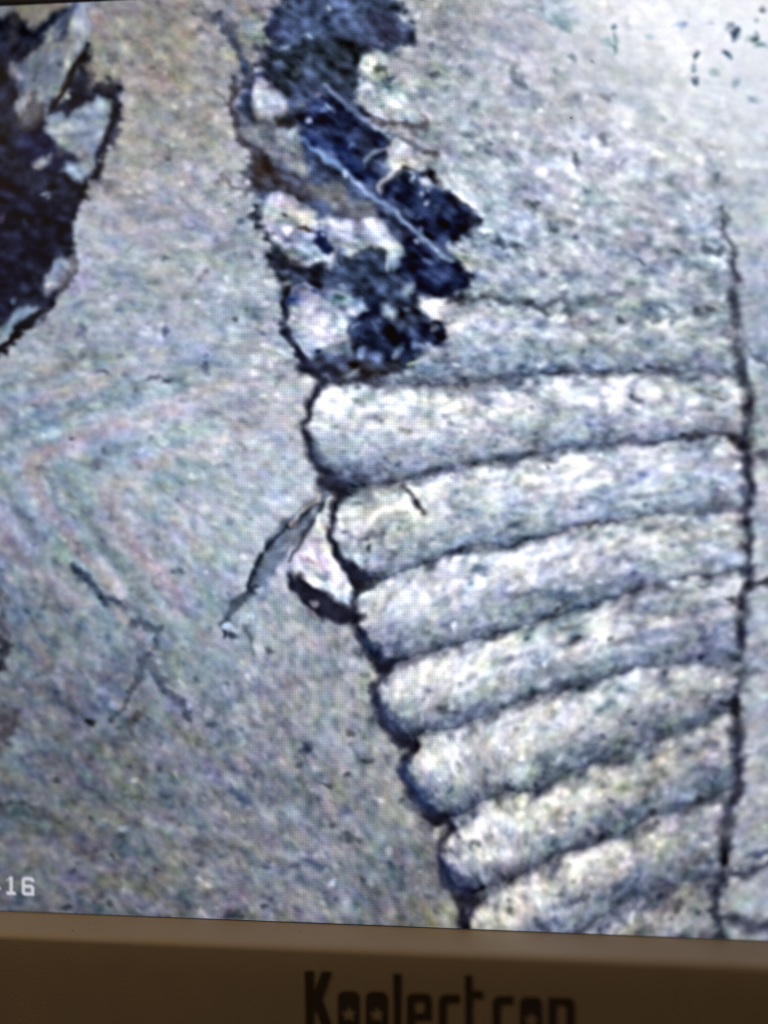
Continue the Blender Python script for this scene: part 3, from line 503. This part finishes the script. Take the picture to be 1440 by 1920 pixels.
# light curved worn bands on the slab
stroke([(150, 700), (220, 708), (282, 700)], [3, 4, 3], (196, 200, 214), .4, 12, .9)
stroke([(280, 704), (300, 706), (318, 716)], [5, 8, 6], (74, 74, 92), .75, 7); blob(318, 730, 8, 8, 30, (210, 220, 230), .7)
stroke([(0, 880), (30, 900), (60, 935), (90, 985), (130, 1040)], [18, 18, 16, 16, 14], (174, 160, 164), .35, 16, 1)
stroke([(20, 800), (70, 830), (96, 868), (120, 910), (160, 960)], [14, 16, 14, 14, 14], (130, 140, 176), .4, 14, 1)
stroke([(0, 760), (60, 745), (140, 735), (260, 745)], [14, 14, 12, 10], (134, 140, 172), .35, 14, 1)
stroke([(30, 840), (110, 800), (200, 790), (320, 792)], [10, 12, 12, 10], (184, 186, 194), .35, 14, 1)
stroke([(244, 910), (276, 940), (320, 975)], [8, 10, 8], (196, 186, 206), .5, 9, 1)
stroke([(80, 880), (100, 920), (116, 950)], [7, 9, 7], (74, 96, 120), .5, 9); stroke([(176, 880), (192, 855), (196, 840)], [7, 10, 7], (92, 96, 134), .6, 9); blob(138, 820, 8, 5, 20, (66, 82, 120), .6)
blob(312, 614, 8, 13, -10, (82, 92, 128), .7); blob(304, 632, 12, 7, 40, (216, 212, 234), .7); blob(384, 690, 10, 12, 30, (84, 88, 124), .65); blob(196, 696, 10, 6, 0, (84, 94, 110), .65); blob(152, 660, 12, 7, 0, (96, 108, 118), .65)
blob(152, 624, 14, 9, 0, (92, 104, 140), .6); blob(440, 598, 8, 7, 0, (70, 82, 100), .65); blob(410, 545, 12, 10, 0, (212, 216, 238), .7); stroke([(390, 510), (366, 536), (340, 560)], [7, 9, 6], (112, 102, 104), .5, 8)
stroke([(318, 510), (340, 524), (360, 532)], [8, 10, 7], (222, 214, 200), .55, 8); blob(308, 486, 10, 9, 0, (84, 96, 120), .65); blob(195, 780, 14, 8, 0, (208, 206, 214), .55); blob(420, 815, 12, 12, 20, (222, 216, 204), .5)
blob(212, 112, 10, 12, 10, (92, 90, 100), .6); blob(300, 110, 9, 12, 0, (186, 188, 186), .6); blob(374, 60, 12, 10, 30, (90, 94, 104), .6); blob(318, 296, 8, 7, 0, (82, 80, 92), .7); blob(382, 358, 10, 7, -10, (210, 206, 190), .6)
stroke([(405, 170), (430, 190), (440, 200)], [5, 8, 6], (70, 62, 66), .6, 8); stroke([(420, 320), (436, 352), (470, 356)], [5, 8, 10], (60, 56, 60), .5, 9); blob(195, 345, 20, 16, -20, (104, 104, 118), .5); blob(320, 270, 34, 12, 20, (196, 200, 214), .4)

# the video is soft over the dark stains
soften = np.clip(blur((stain | hollow) * 1.0, 5) * 1.15, 0, 1) * .42
for c in range(3): IMG[..., c] += (blur(IMG[..., c], 1.3) - IMG[..., c]) * soften
IMG += (soften * (2.5 * n_mid + 2.5 * n_fine))[..., None]
# overexposed corner at the upper right
corner = poly([(1066, -80), (1088, 4), (1112, 44), (1160, 56), (1205, 74), (1245, 108), (1284, 136), (1310, 120), (1350, 128), (1400, 110), (1440, 96), (1500, 90), (1700, 60), (1700, -80)], (250, 249, 252), 1.1, 40, .1)
haze = np.exp(-(((np.minimum(TX, 1360) - 1360) / 370) ** 2 + ((np.maximum(TY, 40) - 40) / 260) ** 2))
IMG += (np.array((238, 241, 246.)) - IMG) * (.8 * haze)[..., None]
blob(1030, 20, 40, 30, 20, (150, 180, 194), .5); blob(1050, 40, 30, 16, 30, (134, 168, 172), .5)
for (x, y, rx, ry, c, o) in [(1148, 52, 7, 9, (92, 120, 134), .85), (1148, 80, 6, 22, (116, 148, 160), .75), (1135, 78, 9, 9, (140, 176, 184), .6), (1304, 100, 8, 9, (84, 106, 122), .85), (1303, 124, 6, 14, (128, 160, 172), .7),
                             (1300, 156, 9, 8, (84, 112, 134), .8), (1360, 106, 9, 9, (92, 122, 132), .85), (1378, 66, 11, 11, (70, 92, 124), .9), (1366, 50, 8, 8, (150, 152, 168), .7), (1410, 74, 10, 10, (78, 110, 124), .85),
                             (1428, 88, 18, 8, (128, 150, 168), .7), (1430, 14, 8, 9, (112, 116, 138), .85), (1275, 42, 12, 9, (158, 184, 206), .7), (1222, 70, 10, 9, (164, 196, 200), .7), (1072, 110, 9, 8, (116, 140, 160), .6),
                             (1108, 112, 7, 9, (110, 136, 150), .6), (1334, 46, 12, 5, (180, 176, 196), .6), (1415, 42, 6, 8, (160, 176, 190), .6), (1380, 155, 12, 9, (130, 158, 170), .6), (1340, 135, 14, 9, (120, 150, 162), .5), (1420, 180, 14, 10, (136, 160, 180), .5)]:
    blob(x, y, rx, ry, 0, c, o, .1, True)

# camcorder-style edge enhancement of the shown video
for c in range(3):
    IMG[..., c] = blur(IMG[..., c], .55)
LUM = IMG @ np.array([.3, .59, .11])
edge = .32 * (LUM - blur(LUM, 1.8)) + .20 * (LUM - blur(LUM, 5.5))
IMG += edge[..., None]
fine = norm(wn())
IMG += (2.2 * fine)[..., None]
# camera vignetting painted into the picture colours, darkening the left corners
fall = 1 - .10 * np.exp(-((np.clip(TX, 0, None) / 420) ** 2 + (TY / 500) ** 2)) - .08 * sstep(350, -50, TX) * sstep(1000, 1700, TY)
IMG *= fall[..., None]

# time stamp, dot characters in the bottom corner
GL = {'1': ["..##.", ".###.", "#.##.", "..##.", "..##.", "..##.", "..##.", "..##.", "..##.", "..##.", "######", "######"],
      '6': [".######.", "########", "##....##", "##......", "##......", "#######.", "########", "##....##", "##....##", "##....##", "########", ".#######"]}
def near(px, py):
    X, D = trace_to_panel(px, py); return int(round((X + SW / 2) / SW * NX - .5)), int(round(D / SH * NY - .5))
DIG = {}
for ch, px, py in (('1', 14, 1645), ('6', 43, 1646)):
    j0, i0 = near(px, py); m = np.zeros((NY, NX), bool)
    for r, row in enumerate(GL[ch]):
        for c, v in enumerate(row):
            if v == '#':
                IMG[i0 + r, j0 + c] = (206, 206, 218); m[i0 + r, j0 + c] = True
    DIG[ch + str(px)] = m
j0, i0 = near(0, 1664)
IMG[i0:i0 + 2, j0 - 3:j0 + 1] = (190, 190, 200)

SR = np.clip(IMG / 255.0, 0.01, 1.0)
LIN = np.where(SR <= .04045, SR / 12.92, ((SR + .055) / 1.055) ** 2.4)

# ------------------------------------------------------------------ the monitor
root = bpy.data.objects.new('microscope_monitor', None); COL.objects.link(root); root.empty_display_size = .02
root['label'] = 'lit monitor in taupe plastic bezel showing a magnified pale ribbed surface'
root['category'] = 'monitor'

# picture regions: each face of the dot grid goes to what it shows
FR = RIB[:-1, :-1].copy()
ID = np.zeros((NY - 1, NX - 1), int)
for k in range(1, 9): ID[FR == k] = k
if hollow is not None: ID[hollow[:-1, :-1]] = 20
nv = np.zeros((NY, NX), bool)
nv |= stain
ID[nv[:-1, :-1] & (ID != 20) & (IMG @ np.array([.3, .59, .11]) < 135)[:-1, :-1] & (FR < 1)] = 21
ID[corner[:-1, :-1]] = 22
ID[(xl > WX2)[:-1, :-1] & (ID == 0)] = 23
ID[(xr_ < WX2)[:-1, :-1] & (ID == 0)] = 24
for n, m in enumerate(DIG.values()):
    d = m[:-1, :-1] | m[1:, :-1] | m[:-1, 1:] | m[1:, 1:]
    ID[d] = 30 + n
idx = np.arange(NX * NY).reshape(NY, NX)
Q = np.stack([idx[:-1, :-1], idx[1:, :-1], idx[1:, 1:], idx[:-1, 1:]], -1)
VX = np.stack([XL * MM, np.zeros_like(XL), (Z_TOP - DL) * MM], -1).reshape(-1, 3)
CC = np.concatenate([LIN.reshape(-1, 3), np.ones((NX * NY, 1))], 1)
def grid_mesh(name, sel, parent):
    q = Q[sel].reshape(-1, 4); used, inv = np.unique(q, return_inverse=True); inv = inv.reshape(-1)
    me = bpy.data.meshes.new(name); nf = len(q)
    me.vertices.add(len(used)); me.vertices.foreach_set('co', VX[used].astype(np.float32).ravel())
    me.loops.add(nf * 4); me.loops.foreach_set('vertex_index', inv.astype(np.int32))
    me.polygons.add(nf); me.polygons.foreach_set('loop_start', np.arange(0, nf * 4, 4, dtype=np.int32))
    at = me.color_attributes.new('Col', 'FLOAT_COLOR', 'POINT'); at.data.foreach_set('color', CC[used].astype(np.float32).ravel())
    me.update(calc_edges=True)
    return link(name, me, parent, M_SCREEN)
screen = grid_mesh('screen', ID == 0, root)
screen['label'] = 'lit display showing a magnified worn pale surface'
PARTS = {20: ('pictured_hollow', 'near black hollow in the upper left of the picture'), 21: ('pictured_stain', 'dark navy stains in the upper middle of the picture'),
         22: ('pictured_glare', 'overexposed pale corner of the picture'), 23: ('pictured_slab', 'smooth grey slab on the left of the picture'), 24: ('pictured_edge_blocks', 'pale blocks beyond the upright dark seam')}
for k in range(1, 9): grid_mesh('pictured_rib', ID == k, screen)
for k, (n, lb) in PARTS.items(): grid_mesh(n, ID == k, screen)['label'] = lb
for k in range(len(DIG)): grid_mesh('timestamp_digit', ID == 30 + k, screen)

# black border of the panel behind the bezel opening
def sheet(name, x0, x1, z0, z1, y, mat, parent):
    me = bpy.data.meshes.new(name)
    me.from_pydata([(x0, y, z0), (x1, y, z0), (x1, y, z1), (x0, y, z1)], [], [(0, 1, 2, 3)])
    return link(name, me, parent, mat)
ex = 6
o = sheet('panel_border', (-SW / 2 - ex) * MM, (SW / 2 + ex) * MM, (Z_TOP - SH - ex) * MM, (Z_TOP + ex) * MM, .0003, M_BORDER, root)

# bezel: one profile swept round the opening (outward offset, depth toward viewer)
HF = 3.85
prof_pts = [(0.02, -0.8), (0.03, 0.0), (0.05, 1.2), (0.08, 2.4), (0.12, 3.1)]
r = .62
for k in range(1, 8):
    a = math.radians(90 * k / 7); prof_pts.append((0.12 + r * (1 - math.cos(a)), 3.1 + (HF - 3.1) * math.sin(a)))
prof_pts += [(3.0, HF), (14.5, HF), (17.2, HF - .25), (18.6, HF - 1.0), (19.2, HF - 2.4), (19.3, -1.0)]
OP = (-SW / 2 - .25, SW / 2 + .25, Z_TOP - SH - .02, Z_TOP + .28)     # opening: x0, x1, z0, z1
def ring(off, seg=10):
    out = []
    for (cx, cz, a0) in ((OP[1], OP[3], 0), (OP[0], OP[3], 90), (OP[0], OP[2], 180), (OP[1], OP[2], 270)):
        for k in range(seg + 1):
            a = math.radians(a0 + 90 * k / seg); out.append((cx + off * math.cos(a), cz + off * math.sin(a)))
    return out
def sweep(name, pts, mat, parent, cap=False, smooth=True):
    bm = bmesh.new(); rings = []
    for (off, h) in pts: rings.append([bm.verts.new((x * MM, -h * MM, z * MM)) for x, z in ring(off)])
    for a, b in zip(rings[:-1], rings[1:]):
        n = len(a)
        for k in range(n): bm.faces.new((a[k], a[(k + 1) % n], b[(k + 1) % n], b[k]))
    if cap: bm.faces.new(rings[-1])
    bmesh.ops.recalc_face_normals(bm, faces=bm.faces)
    me = bpy.data.meshes.new(name); bm.to_mesh(me); bm.free()
    for p in me.polygons: p.use_smooth = smooth
    return link(name, me, parent, mat)
bezel = sweep('bezel', prof_pts, M_BEZEL, root)
sweep('back_shell', [(18.9, -1.0), (19.0, -4), (18.8, -14), (17.5, -19), (14, -22), (6, -23)], M_BACK, root, cap=True)

# ------------------------------------------------------------------ maker's name printed on the lower bezel
LH = HF
def T2(px, py):
    X, D = trace_to_panel(px, py, LH); return X, Z_TOP - D
def arc(cx, cy, rx, ry, a0, a1, n=6):
    return [(cx + rx * math.cos(math.radians(a0 + (a1 - a0) * k / n)), cy + ry * math.sin(math.radians(a0 + (a1 - a0) * k / n))) for k in range(n + 1)]
def letter(outer, holes=()):
    """outline (and holes) in traced units, filled and given a thin raised ink layer"""
    bm = bmesh.new(); edges = []
    for lp in [outer] + list(holes):
        lp = [p for k, p in enumerate(lp) if math.hypot(p[0] - lp[k - 1][0], p[1] - lp[k - 1][1]) > .4]
        vs = []
        for (x, y) in lp:
            X, Zz = T2(x, y); vs.append(bm.verts.new((X * MM, -(LH + .05) * MM, Zz * MM)))
        for k in range(len(vs)): edges.append(bm.edges.new((vs[k], vs[(k + 1) % len(vs)])))
    res = bmesh.ops.triangle_fill(bm, use_beauty=True, use_dissolve=False, edges=edges)
    fs = [f for f in bm.faces]
    ext = bmesh.ops.extrude_face_region(bm, geom=fs)
    for v in [v for v in ext['geom'] if isinstance(v, bmesh.types.BMVert)]: v.co.y = -(LH - .02) * MM
    bmesh.ops.recalc_face_normals(bm, faces=bm.faces)
    me = bpy.data.meshes.new('letter'); bm.to_mesh(me); bm.free()
    return link('letter', me, bezel, M_INK)
def star(cx, cy, R):
    return [(cx + (R if k % 2 == 0 else R * .45) * math.sin(math.pi * k / 5), cy - (R if k % 2 == 0 else R * .45) * math.cos(math.pi * k / 5)) for k in range(10)]
def rr(x0, x1, y0, y1, q):
    return arc(x1 - q, y0 + q, q, q, -90, 0) + arc(x1 - q, y1 - q, q, q, 0, 90) + arc(x0 + q, y1 - q, q, q, 90, 180) + arc(x0 + q, y0 + q, q, q, 180, 270)
def o_letter(x0, x1, y0): letter(rr(x0, x1, y0, y0 + 84, 12), [star((x0 + x1) / 2, y0 + 43, 18)])
def r_letter(x0, x1, y0):
    letter([(x0, y0 + 84), (x0, y0 + 12)] + arc(x0 + 14, y0 + 14, 14, 14, 190, 270) + [(x1, y0), (x1, y0 + 16), (x0 + 22, y0 + 16)] + arc(x0 + 22, y0 + 24, 7, 8, 270, 180) + [(x0 + 15, y0 + 84)])
letter([(571, 1820), (588, 1820), (588, 1862), (603, 1821), (622, 1822), (604, 1873), (628, 1938), (608, 1938), (591, 1892), (589, 1898), (589, 1937), (573, 1936)])
o_letter(633, 674, 1858)
o_letter(685, 727, 1859)
letter([(737, 1825), (752, 1825), (752, 1943), (738, 1943)])
letter(rr(762, 809, 1862, 1945, 12)[:7] + [(809, 1913), (778, 1913), (778, 1931), (808, 1931), (806, 1945)] + rr(762, 809, 1862, 1945, 12)[14:], [rr(777, 795, 1878, 1899, 4)])
r_letter(822, 861, 1864)
letter([(871, 1828), (885, 1828), (885, 1857), (905, 1857), (905, 1872), (886, 1872), (886, 1934), (906, 1934), (906, 1950), (884, 1950), (872, 1940)])
r_letter(923, 962, 1867)
o_letter(974, 1016, 1869)
letter([(1027, 1870), (1064, 1870)] + arc(1064, 1883, 13, 13, -80, 0) + [(1077, 1954), (1061, 1954), (1061, 1892)] + arc(1054, 1892, 7, 7, 0, -90) + [(1043, 1885), (1043, 1954), (1028, 1954)])

# ------------------------------------------------------------------ dust and grit lying on the bezel lip and the glass
random.seed(4)
def specks(name, items, mat, parent):
    bm = bmesh.new()
    for (X, Y, Zz, s) in items:
        m = bmesh.ops.create_icosphere(bm, subdivisions=1, radius=s * MM)
        e = random.uniform(.5, 1.6)
        for v in m['verts']:
            v.co.x = v.co.x * e + X * MM; v.co.y = v.co.y * .6 + Y * MM; v.co.z = v.co.z * random.uniform(.7, 1.2) / e ** .5 + Zz * MM
    me = bpy.data.meshes.new(name); bm.to_mesh(me); bm.free()
    o = link(name, me, parent, mat); o['kind'] = 'stuff'; return o
lip = []
for k in range(70):
    X = random.uniform(-40, 45); h = random.uniform(.2, 3.2); lip.append((X, -h, OP[2] - .06, random.choice([.02, .03, .03, .045])))
for k in range(26):
    X = random.uniform(-42, 45); lip.append((X, -HF - .01, OP[2] - random.uniform(1.2, 9), random.choice([.015, .02, .03])))
specks('dust', lip, M_DUST_L, bezel)
grit = []
for (px, py, s) in ((1071, 221, .10), (895, 1481, .055), (379, 1004, .045)):
    X, D = trace_to_panel(px, py); grit.append((X, -.03, Z_TOP - D, s))
specks('grit', grit, M_DUST_D, root)
lipg = [(trace_to_panel(px, 1712)[0], -h, OP[2] - .05, s) for (px, h, s) in ((161, 2.9, .05), (570, 1.6, .045), (1010, 1.0, .04), (180, 1.7, .05), (816, .6, .03))]
specks('grit', lipg, M_DUST_D, bezel)
